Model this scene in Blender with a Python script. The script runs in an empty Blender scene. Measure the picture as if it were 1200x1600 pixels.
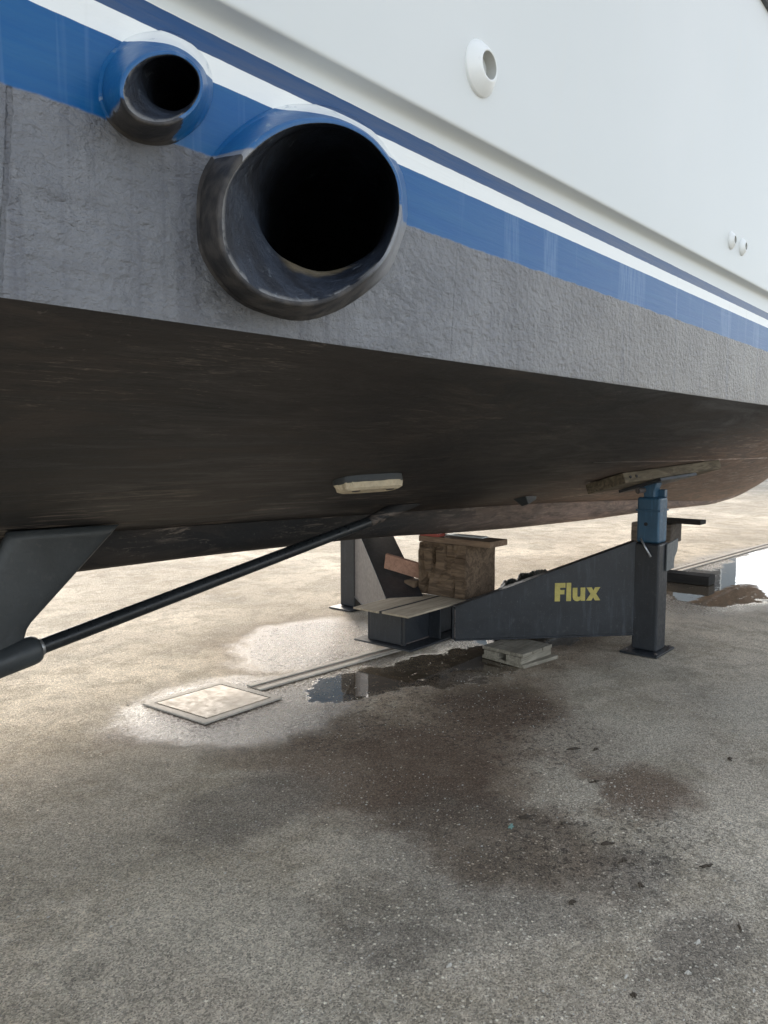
import bpy, bmesh, math, random
from mathutils import Vector, Matrix, noise as mn
R = math.radians
sc = bpy.context.scene
COL = sc.collection
random.seed(7)

# ------------------------------------------------------------------ camera
CAM_H = 1.40
cam_d = bpy.data.cameras.new("camera")
cam = bpy.data.objects.new("camera", cam_d)
COL.objects.link(cam)
cam.location = (0, 0, CAM_H)
cam.rotation_euler = (R(90) - math.atan(110 / 1200.0), 0, 0)
cam_d.sensor_fit = 'VERTICAL'
cam_d.sensor_height = 36.0
cam_d.lens = 27.0
cam_d.clip_start = 0.05
cam_d.clip_end = 3000
sc.camera = cam

# ------------------------------------------------------------------ light
SUN_EL, SUN_AZ = 31.0, -12.0        # azimuth from +Y, positive to the right
w = bpy.data.worlds.new("World")
sc.world = w
w.use_nodes = True
wt = w.node_tree
wt.nodes.clear()
sky = wt.nodes.new('ShaderNodeTexSky')
sky.sky_type = 'NISHITA'
sky.sun_disc = False
sky.sun_elevation = R(SUN_EL)
sky.sun_rotation = R(SUN_AZ)
sky.air_density = 1.0
sky.dust_density = 1.8
sky.ozone_density = 1.0
bg = wt.nodes.new('ShaderNodeBackground')
bg.inputs[1].default_value = 0.15
wo = wt.nodes.new('ShaderNodeOutputWorld')
veil = wt.nodes.new('ShaderNodeHueSaturation')      # thin high cloud greys the blue
veil.inputs['Saturation'].default_value = .42
wt.links.new(sky.outputs[0], veil.inputs['Color'])
wt.links.new(veil.outputs[0], bg.inputs[0])
wt.links.new(bg.outputs[0], wo.inputs[0])
sd = bpy.data.lights.new("sun", 'SUN')
sd.energy = 1.2
sd.angle = R(11)
sd.color = (1.0, 0.88, 0.74)
sun = bpy.data.objects.new("sun", sd)
COL.objects.link(sun)
sdir = Vector((math.sin(R(SUN_AZ)) * math.cos(R(SUN_EL)), math.cos(R(SUN_AZ)) * math.cos(R(SUN_EL)), math.sin(R(SUN_EL))))
sun.rotation_euler = sdir.to_track_quat('Z', 'Y').to_euler()
sc.view_settings.view_transform = 'Standard'
sc.view_settings.look = 'None'
sc.view_settings.gamma = 1
sc.view_settings.exposure = 1.6

# ------------------------------------------------------------------ node helpers
class NT:
    def __init__(s, name):
        s.m = bpy.data.materials.new(name)
        s.m.use_nodes = True
        s.t = s.m.node_tree
        s.n = s.t.nodes
        s.b = s.n['Principled BSDF']
        s.tc = s.n.new('ShaderNodeTexCoord')
        s.co = s.tc.outputs['Object']
    def lk(s, a, b):
        s.t.links.new(a, b)
    def put(s, sock, v):
        if hasattr(v, 'links') or hasattr(v, 'is_output'):
            s.lk(v, sock)
        else:
            if isinstance(v, tuple) and len(v) == 3 and sock.type == 'RGBA':
                v = v + (1,)
            sock.default_value = v
    def mapping(s, scale=(1, 1, 1), loc=(0, 0, 0), rot=(0, 0, 0), co=None):
        m = s.n.new('ShaderNodeMapping')
        m.inputs['Scale'].default_value = scale
        m.inputs['Location'].default_value = loc
        m.inputs['Rotation'].default_value = rot
        s.lk(co or s.co, m.inputs['Vector'])
        return m.outputs[0]
    def noise(s, scale, detail=4, rough=.55, co=None, dist=0.0, col=False):
        k = s.n.new('ShaderNodeTexNoise')
        k.inputs['Scale'].default_value = scale
        k.inputs['Detail'].default_value = detail
        k.inputs['Roughness'].default_value = rough
        k.inputs['Distortion'].default_value = dist
        s.lk(co or s.co, k.inputs['Vector'])
        return k.outputs['Color' if col else 'Fac']
    def vor(s, scale, co=None, out='Distance', rnd=1.0, feature='F1'):
        k = s.n.new('ShaderNodeTexVoronoi')
        k.feature = feature
        k.inputs['Scale'].default_value = scale
        k.inputs['Randomness'].default_value = rnd
        s.lk(co or s.co, k.inputs['Vector'])
        return k.outputs[out] if out != 'both' else (k.outputs['Distance'], k.outputs['Color'])
    def math(s, op, a, b=0.0, c=None, clamp=False):
        k = s.n.new('ShaderNodeMath')
        k.operation = op
        k.use_clamp = clamp
        s.put(k.inputs[0], a)
        s.put(k.inputs[1], b)
        if c is not None:
            s.put(k.inputs[2], c)
        return k.outputs[0]
    def ramp(s, f, a, b, lo=0.0, hi=1.0, smooth=True):
        k = s.n.new('ShaderNodeMapRange')
        k.interpolation_type = 'SMOOTHSTEP' if smooth else 'LINEAR'
        s.put(k.inputs[0], f)
        for i, v in enumerate((a, b, lo, hi)):
            k.inputs[i + 1].default_value = v
        return k.outputs[0]
    def mix(s, f, a, b, mode='MIX'):
        k = s.n.new('ShaderNodeMix')
        k.data_type = 'RGBA'
        k.blend_type = mode
        s.put(k.inputs[0], f)
        s.put(k.inputs[6], a)
        s.put(k.inputs[7], b)
        return k.outputs[2]
    def sep(s, co=None):
        k = s.n.new('ShaderNodeSeparateXYZ')
        s.lk(co or s.co, k.inputs[0])
        return k.outputs
    def rgb_r(s, c):
        k = s.n.new('ShaderNodeSeparateColor')
        s.lk(c, k.inputs[0])
        return k.outputs[0]
    def bump(s, h, dist, strength=1.0, prev=None):
        k = s.n.new('ShaderNodeBump')
        k.inputs['Strength'].default_value = strength if not hasattr(strength, 'is_output') else 1
        if hasattr(strength, 'is_output'):
            s.lk(strength, k.inputs['Strength'])
        k.inputs['Distance'].default_value = dist
        s.put(k.inputs['Height'], h)
        if prev is not None:
            s.lk(prev, k.inputs['Normal'])
        return k.outputs[0]
    def done(s, col=None, rough=None, nor=None, spec=None, metal=None, coat=None):
        for k, v in (('Base Color', col), ('Roughness', rough), ('Normal', nor), ('Specular IOR Level', spec), ('Metallic', metal), ('Coat Weight', coat)):
            if v is not None:
                s.put(s.b.inputs[k], v)
        return s.m

def paint(name, col, rough=.45, var=.25, scale=6, bump=.0006, bscale=60, dirt=(.05, .045, .04), dirtamt=.35, metal=0.0, chips=False):
    k = NT(name)
    n1 = k.noise(scale, 6, .6)
    n2 = k.noise(scale * 6, 5, .65)
    c = k.mix(k.ramp(n1, .3, .75), col, tuple(x * (1 - var) for x in col))
    c = k.mix(k.math('MULTIPLY', k.ramp(n2, .55, .75), dirtamt), c, dirt)
    if chips:
        ch_ = k.math('MULTIPLY', k.ramp(k.noise(38, 7, .75), .64, .67), k.ramp(n1, .45, .62))
        c = k.mix(k.math('MULTIPLY', ch_, .8), c, (.10, .045, .022))
        fl = k.math('GREATER_THAN', k.noise(150, 2), .71)
        c = k.mix(k.math('MULTIPLY', fl, .35), c, (.22, .22, .21))
        drp = k.noise(3, 5, .65, co=k.mapping((9, 9, 1.1)))
        c = k.mix(k.math('MULTIPLY', k.ramp(drp, .52, .72), .35), c, tuple(min(x * 2.6 + .01, 1) for x in col))
    r = k.ramp(n2, .3, .7, rough - .08, rough + .12)
    return k.done(c, r, k.bump(k.noise(bscale, 5, .6), bump, 1.0), metal=metal)

def wood(name, col, dark, scale=1.0, axis='x', rough=.8, bump=.004):
    k = NT(name)
    sx = {'x': (1.2, 14, 14), 'y': (14, 1.2, 14), 'z': (14, 14, 1.2)}[axis]
    mp = k.mapping(tuple(v * scale for v in sx))
    g = k.noise(1.6, 8, .65, co=mp, dist=1.2)
    g2 = k.noise(4.0, 8, .7, co=mp, dist=.5)
    big = k.noise(3.5 * scale, 3)
    c = k.mix(k.ramp(g, .35, .65), dark, col)
    c = k.mix(k.math('MULTIPLY', k.ramp(g2, .5, .7), .6), c, tuple(x * .45 for x in dark))
    c = k.mix(k.math('MULTIPLY', k.ramp(big, .45, .7), .45), c, tuple(x * .6 for x in col))
    h = k.math('ADD', g, k.math('MULTIPLY', g2, .6))
    return k.done(c, rough, k.bump(h, bump, .8), spec=.25)

# ------------------------------------------------------------------ materials
def mat_ground():
    k = NT('weathered_paving')
    co = k.co
    # distorted coordinates for every stain outline
    d = k.noise(2.2, 9, .68, col=True)
    vm = k.n.new('ShaderNodeVectorMath'); vm.operation = 'SUBTRACT'
    k.lk(d, vm.inputs[0]); vm.inputs[1].default_value = (.5, .5, .5)
    vs = k.n.new('ShaderNodeVectorMath'); vs.operation = 'SCALE'
    k.lk(vm.outputs[0], vs.inputs[0]); vs.inputs['Scale'].default_value = .62
    va = k.n.new('ShaderNodeVectorMath'); va.operation = 'ADD'
    k.lk(co, va.inputs[0]); k.lk(vs.outputs[0], va.inputs[1])
    dco = va.outputs[0]
    def ell(cu, cw, ru, rw, ang=0, c=None):
        # mapping type POINT: scale, rotate, translate -> build by texture mapping
        m = k.n.new('ShaderNodeMapping'); m.vector_type = 'TEXTURE'
        m.inputs['Location'].default_value = (cu, cw, 0)
        m.inputs['Rotation'].default_value = (0, 0, R(ang))
        m.inputs['Scale'].default_value = (ru, rw, 1e6)
        k.lk(c or dco, m.inputs['Vector'])
        l = k.n.new('ShaderNodeVectorMath'); l.operation = 'LENGTH'
        k.lk(m.outputs[0], l.inputs[0])
        return k.math('SUBTRACT', 1.0, l.outputs['Value'])
    def union(lst):
        v = ell(*lst[0])
        for e in lst[1:]:
            v = k.math('MAXIMUM', v, ell(*e))
        return v
    # broad tone
    n0 = k.noise(.55, 4, .6)
    n1 = k.noise(2.2, 6, .62)
    n2 = k.noise(9.0, 6, .6)
    base = k.mix(k.ramp(n0, .40, .62), (.420, .368, .292), (.64, .572, .462))
    base = k.mix(k.math('MULTIPLY', k.ramp(n1, .46, .60), .65), base, (.300, .256, .188))
    base = k.mix(k.math('MULTIPLY', k.ramp(n2, .50, .62), .38), base, (.50, .45, .37))
    n3 = k.noise(5.0, 7, .68, dist=.6)
    base = k.mix(k.math('MULTIPLY', k.ramp(n3, .50, .40), .40), base, (.235, .208, .156))
    base = k.mix(k.math('MULTIPLY', k.ramp(k.noise(1.3, 5, .6, dist=.4), .52, .60), .30), base, (.275, .252, .205))
    # reddish brown dirt
    rd = k.ramp(union([(2.55, 2.0, .75, .8, 20), (3.0, 1.15, .35, .3, 0), (3.3, 1.9, .9, .55, 60), (2.2, 3.1, .5, .35, 0)]), 0.0, .55)
    base = k.mix(k.math('MULTIPLY', rd, .80), base, (.150, .103, .070))
    dk = k.ramp(union([(2.10, 1.35, .60, .55, 30), (2.35, .95, .30, .24, 0), (1.85, 2.25, .45, .3, 0), (2.1, .62, .3, .2, 0), (1.55, 1.35, .2, .4, 20)]), 0.0, .6)
    base = k.mix(k.math('MULTIPLY', dk, .52), base, (.105, .093, .080))
    pale = k.ramp(union([(3.45, 1.45, .62, .40, -20), (1.35, 1.75, .35, .5, 0), (2.75, 1.45, .30, .26, 0), (4.3, .95, .6, .4, 0), (1.15, 1.1, .25, .3, 0)]), 0.0, .5)
    base = k.mix(k.math('MULTIPLY', pale, .55), base, (.50, .455, .37))
    # blotches of grime, elongated specks
    bl = k.noise(34, 7, .78, dist=.3)
    zone = k.ramp(union([(3.2, 1.9, .8, .6, 60), (2.5, 1.05, .5, .35, -30), (2.9, 2.5, .7, .4, 0)]), .0, .5)
    blm = k.math('MULTIPLY', k.ramp(bl, .515, .58), k.math('ADD', k.math('MULTIPLY', zone, .62), .05))
    base = k.mix(blm, base, (.050, .042, .036))
    # aggregate
    vd, vc = k.vor(75, out='both')
    vr = k.rgb_r(vc)
    wob = k.math('ADD', vd, k.math('MULTIPLY', k.noise(240, 2), .25))
    stz = k.ramp(union([(1.75, 1.25, .55, .45, 30), (2.2, .7, .5, .4, 0), (2.6, 1.2, .5, .3, 30), (1.4, .8, .4, .5, 0)]), -.3, .6)
    zp = k.math('SUBTRACT', .965, k.math('MULTIPLY', k.math('MULTIPLY', stz, k.ramp(n2, .35, .6, .4, 1)), .27))
    st = k.math('MULTIPLY', k.ramp(wob, .50, .42), k.math('GREATER_THAN', vr, zp))
    base = k.mix(k.math('MULTIPLY', st, k.ramp(k.vor(75, out='Color'), 0, 1, .25, 1.0, False)), base, (.78, .73, .61))
    vd2, vc2 = k.vor(210, out='both')
    st2 = k.rgb_r(vc2)
    base = k.mix(.62, base, k.mix(k.ramp(st2, 0, 1, 0, 1, False), (.30, .30, .30), (1.85, 1.82, 1.76)), 'MULTIPLY')
    vd4, vc4 = k.vor(130, out='both', co=k.mapping((1, 1.6, 1), rot=(0, 0, R(25))))
    g4 = k.rgb_r(vc4)
    gm4 = k.ramp(vd4, .45, .30)
    base = k.mix(k.math('MULTIPLY', k.math('MULTIPLY', gm4, k.math('GREATER_THAN', g4, .86)), .6), base, (.62, .58, .49))
    base = k.mix(k.math('MULTIPLY', k.math('MULTIPLY', gm4, k.math('LESS_THAN', g4, .10)), .6), base, (.10, .082, .066))
    vd3, vc3 = k.vor(34, out='both')
    st3 = k.math('MULTIPLY', k.ramp(k.math('ADD', vd3, k.math('MULTIPLY', k.noise(110, 2), .3)), .34, .27), k.math('GREATER_THAN', k.rgb_r(vc3), k.math('SUBTRACT', .985, k.math('MULTIPLY', stz, .11))))
    base = k.mix(k.math('MULTIPLY', st3, .85), base, (.70, .65, .54))
    pit = k.math('MULTIPLY', k.ramp(k.vor(58), .20, .08), k.ramp(k.noise(7), .5, .62))
    base = k.mix(k.math('MULTIPLY', pit, .6), base, (.06, .055, .05))
    # water
    wet = k.ramp(union([(3.75, 3.78, .85, .60, 25), (2.55, 3.10, .74, .60, -10), (3.4, 2.95, .8, .40, -12), (4.6, 2.7, 1.2, .45, -8), (8.6, 2.2, 3.1, .90, 3)]), -.05, .36)
    damp = k.ramp(union([(3.5, 2.35, 1.0, .75, 20), (4.6, 2.6, 1.5, .75, 0), (2.95, 2.1, .7, .55, 0), (2.6, 2.75, .7, .45, 0), (2.55, 1.75, .55, .45, 20), (2.25, 1.3, .35, .45, 10), (3.75, 3.78, 1.0, .8, 25)]), -.05, .5)
    base = k.mix(k.math('MULTIPLY', k.math('MULTIPLY', damp, k.ramp(n2, .25, .6, .55, 1)), .75), base, k.mix(1.0, base, (.46, .38, .32), 'MULTIPLY'))
    pud = k.ramp(union([(3.30, 2.86, .50, .28, -12), (3.95, 2.68, .8, .34, -15), (4.9, 2.6, .8, .32, -8), (9.3, 2.05, 2.7, .62, 3), (7.7, 2.38, 1.2, .48, 25)]), .06, .14)
    pud = k.math('MULTIPLY', pud, k.ramp(k.noise(19, 5, .62), .30, .37))
    base = k.mix(k.math('MULTIPLY', wet, .9), base, k.mix(1.0, base, (.50, .46, .42), 'MULTIPLY'))
    base = k.mix(pud, base, k.mix(1.0, base, (.55, .55, .55), 'MULTIPLY'))
    fine = k.noise(85, 5, .7)
    rw_ = k.ramp(k.noise(45, 4, .6), .35, .65, .10, .42)
    rough = k.mix(wet, (.85, .85, .85), rw_)
    r1 = k.rgb_r(rough)
    rough = k.math('ADD', k.math('MULTIPLY', r1, k.math('SUBTRACT', 1, pud)), k.math('MULTIPLY', pud, .02))
    inv = k.math('SUBTRACT', 1, pud)
    h = k.math('ADD', k.math('MULTIPLY', fine, .6), k.math('MULTIPLY', k.ramp(vd2, 0, .7, 1, 0), .6))
    h = k.math('ADD', h, k.math('MULTIPLY', k.ramp(vd, 0, .6, 1, 0), .45))
    h = k.math('ADD', h, k.math('MULTIPLY', k.ramp(bl, .5, .7), -.5))
    nb = k.bump(h, .0055, inv)
    nb = k.bump(k.noise(62, 4, .7), .009, k.math('MULTIPLY', k.math('MULTIPLY', wet, inv), .85), prev=nb)
    # a slow ripple on the standing water so its reflection is not glass flat
    nb = k.bump(k.noise(9, 2), .0004, 1.0, prev=nb)
    spec = k.math('ADD', .25, k.math('MULTIPLY', wet, .55))
    return k.done(base, rough, nb, spec=spec)

def stripe_color(k, z):
    """hull paint scheme by height: grey antifouling, blue, white, thin blue, white"""
    wob = k.math('MULTIPLY', k.math('SUBTRACT', k.noise(22, 4), .5), .010)
    zw = k.math('ADD', z, wob)
    wob2 = k.math('MULTIPLY', k.math('SUBTRACT', k.noise(30, 2), .5), .0018)
    z2 = k.math('ADD', z, wob2)
    st = k.noise(3, 6, .65, co=k.mapping((1.2, 1.2, 18)))
    stv = k.noise(2.0, 4, .6, co=k.mapping((16, 16, .5)))
    n1 = k.noise(5, 6, .6)
    sx = k.sep()[0]
    grey = k.mix(k.ramp(n1, .3, .7), (.160, .168, .184), (.232, .240, .254))
    grey = k.mix(k.ramp(sx, .9, 2.4), grey, k.mix(k.ramp(n1, .3, .7), (.160, .152, .143), (.222, .212, .199)))
    grey = k.mix(k.math('MULTIPLY', k.ramp(st, .5, .7), .35), grey, (.115, .115, .120))
    grey = k.mix(k.math('MULTIPLY', k.ramp(stv, .54, .66), .5), grey, (.115, .12, .14))
    blue = k.mix(k.ramp(st, .35, .7), (.003, .082, .245), (.012, .100, .250))
    runs = k.math('MULTIPLY', k.ramp(k.noise(1.6, 3, .5, co=k.mapping((5, 5, .3))), .56, .62), k.ramp(k.noise(60, 3, .6, co=k.mapping((3, 3, .2))), .3, .7))
    runs = k.math('MULTIPLY', runs, k.ramp(sx, 1.2, 1.6))
    blue = k.mix(k.math('MULTIPLY', runs, .45), blue, (.15, .25, .40))
    blue = k.mix(k.math('MULTIPLY', k.ramp(stv, .58, .72), .40), blue, (.13, .22, .38))
    blue2 = k.mix(k.ramp(st, .35, .65), (.012, .060, .170), (.045, .080, .160))
    white = k.mix(k.math('MULTIPLY', k.ramp(stv, .6, .75), .25), (.78, .80, .78), (.56, .56, .53))
    c = k.mix(k.ramp(zw, 1.774, 1.7785), grey, blue)
    c = k.mix(k.ramp(z2, 1.8715, 1.8725), c, white)
    c = k.mix(k.ramp(z2, 1.9035, 1.9045), c, blue2)
    c = k.mix(k.ramp(z2, 1.9315, 1.9325), c, (.72, .72, .68))
    isgrey = k.ramp(zw, 1.7785, 1.774)
    return c, isgrey, st

def mat_side():
    k = NT('hull_side_paint')
    x, y, z = k.sep()
    c, isg, st = stripe_color(k, z)
    # seam lines down the planking
    def seam(x0, wid=.0016, slant=.10):
        t = k.math('ADD', x, k.math('MULTIPLY', k.math('SUBTRACT', z, 1.66), -slant))
        t = k.math('ADD', t, k.math('MULTIPLY', k.math('SUBTRACT', k.noise(40, 2), .5), .008))
        return k.ramp(k.math('ABSOLUTE', k.math('SUBTRACT', t, x0)), wid * 2.5, wid)
    sm = seam(.392)
    for q, sg in ((1.23, .35), (1.30, .25), (2.93, .9), (3.42, .5)):
        sm = k.math('MAXIMUM', sm, k.math('MULTIPLY', seam(q), sg))
    sm = k.math('MULTIPLY', sm, isg)
    c = k.mix(k.math('MULTIPLY', sm, .40), c, (.06, .062, .07))
    lump = k.noise(52, 6, .70, co=k.mapping((1, 1, 1.8)))
    vv = k.vor(60)
    h = k.math('ADD', lump, k.math('MULTIPLY', vv, .35))
    fa = k.ramp(x, .3, 1.5, .9, 1.25)
    big_ = k.noise(13, 5, .65)
    nb = k.bump(h, .0100, k.math('MULTIPLY', isg, fa))
    nb = k.bump(k.math('MULTIPLY', k.ramp(k.noise(7, 7, .72), .52, .62), isg), .0011, 1.0, prev=nb)
    nb = k.bump(big_, .011, k.math('MULTIPLY', isg, .9), prev=nb)
    lp = k.noise(20, 7, .75, co=k.mapping((1, 1, 2.2), rot=(0, R(18), 0)))
    nb = k.bump(k.ramp(lp, .50, .62), .0018, k.math('MULTIPLY', k.math('MULTIPLY', isg, k.ramp(x, 1.4, 1.0)), k.ramp(k.noise(3.5, 3), .42, .58)), prev=nb)
    nb = k.bump(st, .0016, 1.0, prev=nb)
    nb = k.bump(k.math('MULTIPLY', sm, -1), .002, 1.0, prev=nb)
    r = k.math('ADD', .40, k.math('MULTIPLY', isg, -.03))
    return k.done(c, r, nb, spec=k.math('ADD', .28, k.math('MULTIPLY', isg, .42)))

def mat_collar():
    k = NT('exhaust_collar_paint')
    x, y, z = k.sep()
    c, isg, st = stripe_color(k, z)
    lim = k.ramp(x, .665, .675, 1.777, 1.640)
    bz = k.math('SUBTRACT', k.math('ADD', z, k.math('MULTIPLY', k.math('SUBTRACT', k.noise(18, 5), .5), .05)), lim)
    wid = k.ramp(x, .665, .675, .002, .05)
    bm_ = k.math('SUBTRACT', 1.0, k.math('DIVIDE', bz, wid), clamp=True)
    sc1 = k.noise(26, 6, .7, dist=.8)
    c = k.mix(k.math('MULTIPLY', k.ramp(sc1, .60, .66), .45), c, (.30, .36, .40))
    c = k.mix(k.math('MULTIPLY', k.ramp(sc1, .36, .30), .5), c, (.05, .055, .065))
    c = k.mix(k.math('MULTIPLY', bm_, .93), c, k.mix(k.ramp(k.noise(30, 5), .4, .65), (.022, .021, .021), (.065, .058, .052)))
    h = k.math('ADD', k.noise(70, 5, .6), k.math('MULTIPLY', k.noise(22, 6, .7), k.math('MULTIPLY', bm_, 3.0)))
    return k.done(c, k.math('ADD', .34, k.math('MULTIPLY', bm_, .2)), k.bump(h, .0012, .7), spec=k.math('SUBTRACT', .45, k.math('MULTIPLY', bm_, .3)))

def mat_bottom():
    k = NT('worn_antifouling_bounce')
    mp = k.mapping((1.0, 4.2, 4.2), rot=(0, 0, R(-38)))
    s1 = k.noise(2.0, 9, .74, co=mp, dist=1.0)
    s2 = k.noise(3.6, 8, .72, co=k.mapping((.8, 5.5, 5.5), rot=(0, 0, R(-30))), dist=.9)
    n1 = k.noise(1.1, 4, .6)
    x, y, z = k.sep()
    fwd = k.ramp(x, 3.4, 6.4)
    inb = k.ramp(y, -1.5, -.4)
    c = k.mix(k.ramp(n1, .35, .65), (.024, .0245, .0255), (.038, .034, .032))
    rub = k.math('MULTIPLY', k.ramp(s1, .50, .58), k.math('ADD', .34, k.math('MULTIPLY', fwd, .5)))
    c = k.mix(k.math('MULTIPLY', rub, k.ramp(k.noise(.9, 3), .42, .60)), c, (.105, .085, .073))
    c = k.mix(k.math('MULTIPLY', fwd, k.ramp(s1, .38, .60, .40, .9)), c, (.310, .225, .185))  # brown scuffs plus warm ground bounce painted in, growing towards the bow
    pm_ = k.ramp(k.noise(1.5, 3), .48, .60)
    zone = k.math('MAXIMUM', fwd, k.math('MULTIPLY', k.math('MULTIPLY', inb, pm_), .9))
    zone = k.math('MULTIPLY', zone, k.ramp(z, .90, 1.0, .25, 1.0))
    scr = k.math('MULTIPLY', k.ramp(s2, .53, .59), zone)
    c = k.mix(k.math('MULTIPLY', scr, .75), c, (.42, .34, .285))
    s3 = k.noise(9, 8, .7, co=k.mapping((.7, 6, 6), rot=(0, 0, R(-34))), dist=.6)
    c = k.mix(k.math('MULTIPLY', k.ramp(s3, .5, .68), k.ramp(x, 2.5, 5.0, .15, .5)), c, k.mix(1.0, c, (2.0, 1.9, 1.8), 'MULTIPLY'))
    c = k.mix(k.math('MULTIPLY', k.ramp(s3, .48, .36), .2), c, (.022, .020, .020))
    blk = k.ramp(k.math('ABSOLUTE', k.math('SUBTRACT', x, 2.9)), 1.5, .2)
    c = k.mix(k.math('MULTIPLY', blk, .45), c, (.026, .027, .030))
    l1 = k.noise(5, 4, .6, co=k.mapping((.5, 7, 7), rot=(0, 0, R(-42))))
    line = k.ramp(k.math('ABSOLUTE', k.math('SUBTRACT', l1, .5)), .007, .002)
    line = k.math('MULTIPLY', line, k.ramp(k.noise(3.2, 4), .52, .62))
    c = k.mix(k.math('MULTIPLY', line, .5), c, (.24, .20, .17))
    c = k.mix(k.math('MULTIPLY', k.ramp(k.noise(70, 3, .7), .66, .70), .3), c, (.20, .18, .16))
    nb = k.bump(s2, .006, .6)
    nb = k.bump(k.noise(60, 5, .6), .0012, .6, prev=nb)
    return k.done(c, k.ramp(s1, .3, .7, .50, .72), nb, spec=.18)

def mat_gelcoat():
    k = NT('white_gelcoat')
    n = k.noise(1.2, 3)
    s = k.noise(2, 4, .6, co=k.mapping((10, 10, .4)))
    c = k.mix(k.ramp(n, .3, .7), (.66, .685, .675), (.63, .66, .65))
    c = k.mix(k.math('MULTIPLY', k.ramp(s, .55, .75), .15), c, (.66, .66, .60))
    return k.done(c, .42, k.bump(k.noise(3, 2), .002, .4), spec=.25)

def soot_mat():
    k = NT('sooty_pipe_lining')
    x, y, z = k.sep()
    s1 = k.noise(9, 7, .7, dist=1.2)
    c = k.mix(k.ramp(s1, .35, .65), (.010, .012, .017), (.028, .037, .054))
    c = k.mix(k.math('MULTIPLY', k.ramp(k.noise(26, 6, .7, dist=1.0), .60, .68), .45), c, (.20, .23, .26))
    # dried salt tide mark where the water lay
    q = k.math('ADD', k.math('ABSOLUTE', k.math('SUBTRACT', y, -2.195)), k.math('MULTIPLY', k.noise(40, 4), .02))
    t = k.math('MULTIPLY', k.ramp(q, .030, .012), k.ramp(z, 1.705, 1.675))
    t = k.math('MULTIPLY', t, k.ramp(k.math('ABSOLUTE', k.math('SUBTRACT', x, .88)), .09, .05))
    c = k.mix(k.math('MULTIPLY', t, .6), c, (.24, .19, .11))
    # chipped paint along the mouth
    e = k.math('MULTIPLY', k.ramp(y, -2.262, -2.268), k.ramp(k.noise(30, 5), .42, .5))
    c = k.mix(k.math('MULTIPLY', e, .5), c, (.36, .35, .33))
    return k.done(c, .44, k.bump(k.noise(22, 7, .72), .010, 1.0), spec=.35)
M = {}
def flat(name, col, rough=.5, metal=0, **kw):
    return paint(name, col, rough, metal=metal, **kw)
M['ground'] = mat_ground()
M['side'] = mat_side()
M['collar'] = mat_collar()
M['bottom'] = mat_bottom()
M['gel'] = mat_gelcoat()
M['white_fit'] = paint('white_fitting_plastic', (.78, .80, .78), .35, var=.06, dirtamt=.08)
M['soot'] = soot_mat()
M['tan'] = paint('dried_salt_residue', (.34, .25, .13), .9, var=.4, scale=30, bump=.003)
M['steel'] = paint('charcoal_steel_paint', (.021, .025, .031), .40, var=.3, dirt=(.085, .085, .08), dirtamt=.35, bump=.0005, chips=True)
M['steel_light'] = paint('bounce_tinted_steel_paint', (.090, .077, .072), .5, var=.2, bump=.0005, chips=True)  # steel paint with pinkish ground bounce mixed into its colour
M['bracket'] = paint('grey_bracket_paint', (.125, .135, .138), .5, var=.2, bump=.0005, chips=True)
M['blue'] = paint('faded_blue_steel_paint', (.030, .088, .150), .42, var=.22, scale=8, dirt=(.06, .10, .13), dirtamt=.4, chips=True)
M['galv'] = paint('galvanised_steel', (.42, .43, .44), .4, metal=.7, var=.2)
M['black'] = paint('black_rubber_paint', (.016, .016, .018), .6, dirtamt=.1)
M['dkmetal'] = paint('black_shaft_paint', (.020, .024, .028), .32, var=.4, bump=.0006, bscale=90, dirt=(.07, .08, .085), dirtamt=.3)
M['strut'] = paint('dark_strut_paint', (.048, .055, .060), .42, var=.3, bump=.0012, bscale=70, dirt=(.09, .09, .088), dirtamt=.4)
M['plywood'] = wood('dusty_plywood', (.52, .44, .33), (.38, .32, .24), 1.0, 'x', bump=.0012)
M['oldwood'] = wood('weathered_timber', (.20, .140, .092), (.085, .058, .038), 1.0, 'y', bump=.010)
M['greywood'] = wood('grey_weathered_wood', (.34, .31, .25), (.20, .18, .14), 1.3, 'x', bump=.003)
M['padwood'] = wood('pad_plank_wood', (.20, .165, .115), (.085, .07, .05), 1.0, 'x', bump=.004)
M['plankwood'] = wood('brown_plank_wood', (.27, .19, .13), (.15, .10, .07), 1.2, 'y', bump=.003)
M['pinkwood'] = wood('pinkish_board', (.50, .30, .22), (.38, .22, .16), 1.0, 'x', bump=.001)
M['darkblock'] = wood('dark_brown_block', (.13, .105, .085), (.06, .05, .04), 1.0, 'y', bump=.004)
M['darkwood'] = wood('dark_tarred_wood', (.032, .029, .026), (.016, .015, .014), 1.0, 'y', bump=.003)
M['red'] = paint('red_shim_plastic', (.36, .06, .04), .6)
M['tarp'] = paint('dark_green_tarpaulin', (.030, .040, .036), .38, var=.4, bump=.002)
M['yellow'] = paint('yellow_stencil_paint', (.50, .42, .12), .6, var=.25, scale=25, dirt=(.12, .11, .07), dirtamt=.45)
M['kerbc'] = paint('pale_concrete', (.50, .46, .40), .75, var=.25, scale=12, bump=.002, dirt=(.2, .17, .13), dirtamt=.5)
M['slot'] = paint('dirty_channel_grating', (.12, .095, .07), .7, var=.4, scale=20, bump=.003)
M['cover'] = paint('sandy_cover_concrete', (.52, .44, .34), .6, var=.35, scale=4, bump=.0015, dirt=(.27, .20, .14), dirtamt=.6)
M['zinc'] = paint('flaking_zinc', (.62, .53, .38), .75, var=.3, scale=25, bump=.003, dirt=(.45, .20, .08), dirtamt=.5)
M['bore'] = paint('grey_fitting_bore', (.45, .45, .42), .5, var=.1, dirtamt=.1)
M['glass'] = NT('window_glass').done((.02, .025, .03), .05, spec=.6)
M['bwall'] = paint('pale_blue_grey_render', (.36, .42, .46), .8, var=.08, scale=1, dirtamt=.08)
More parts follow.
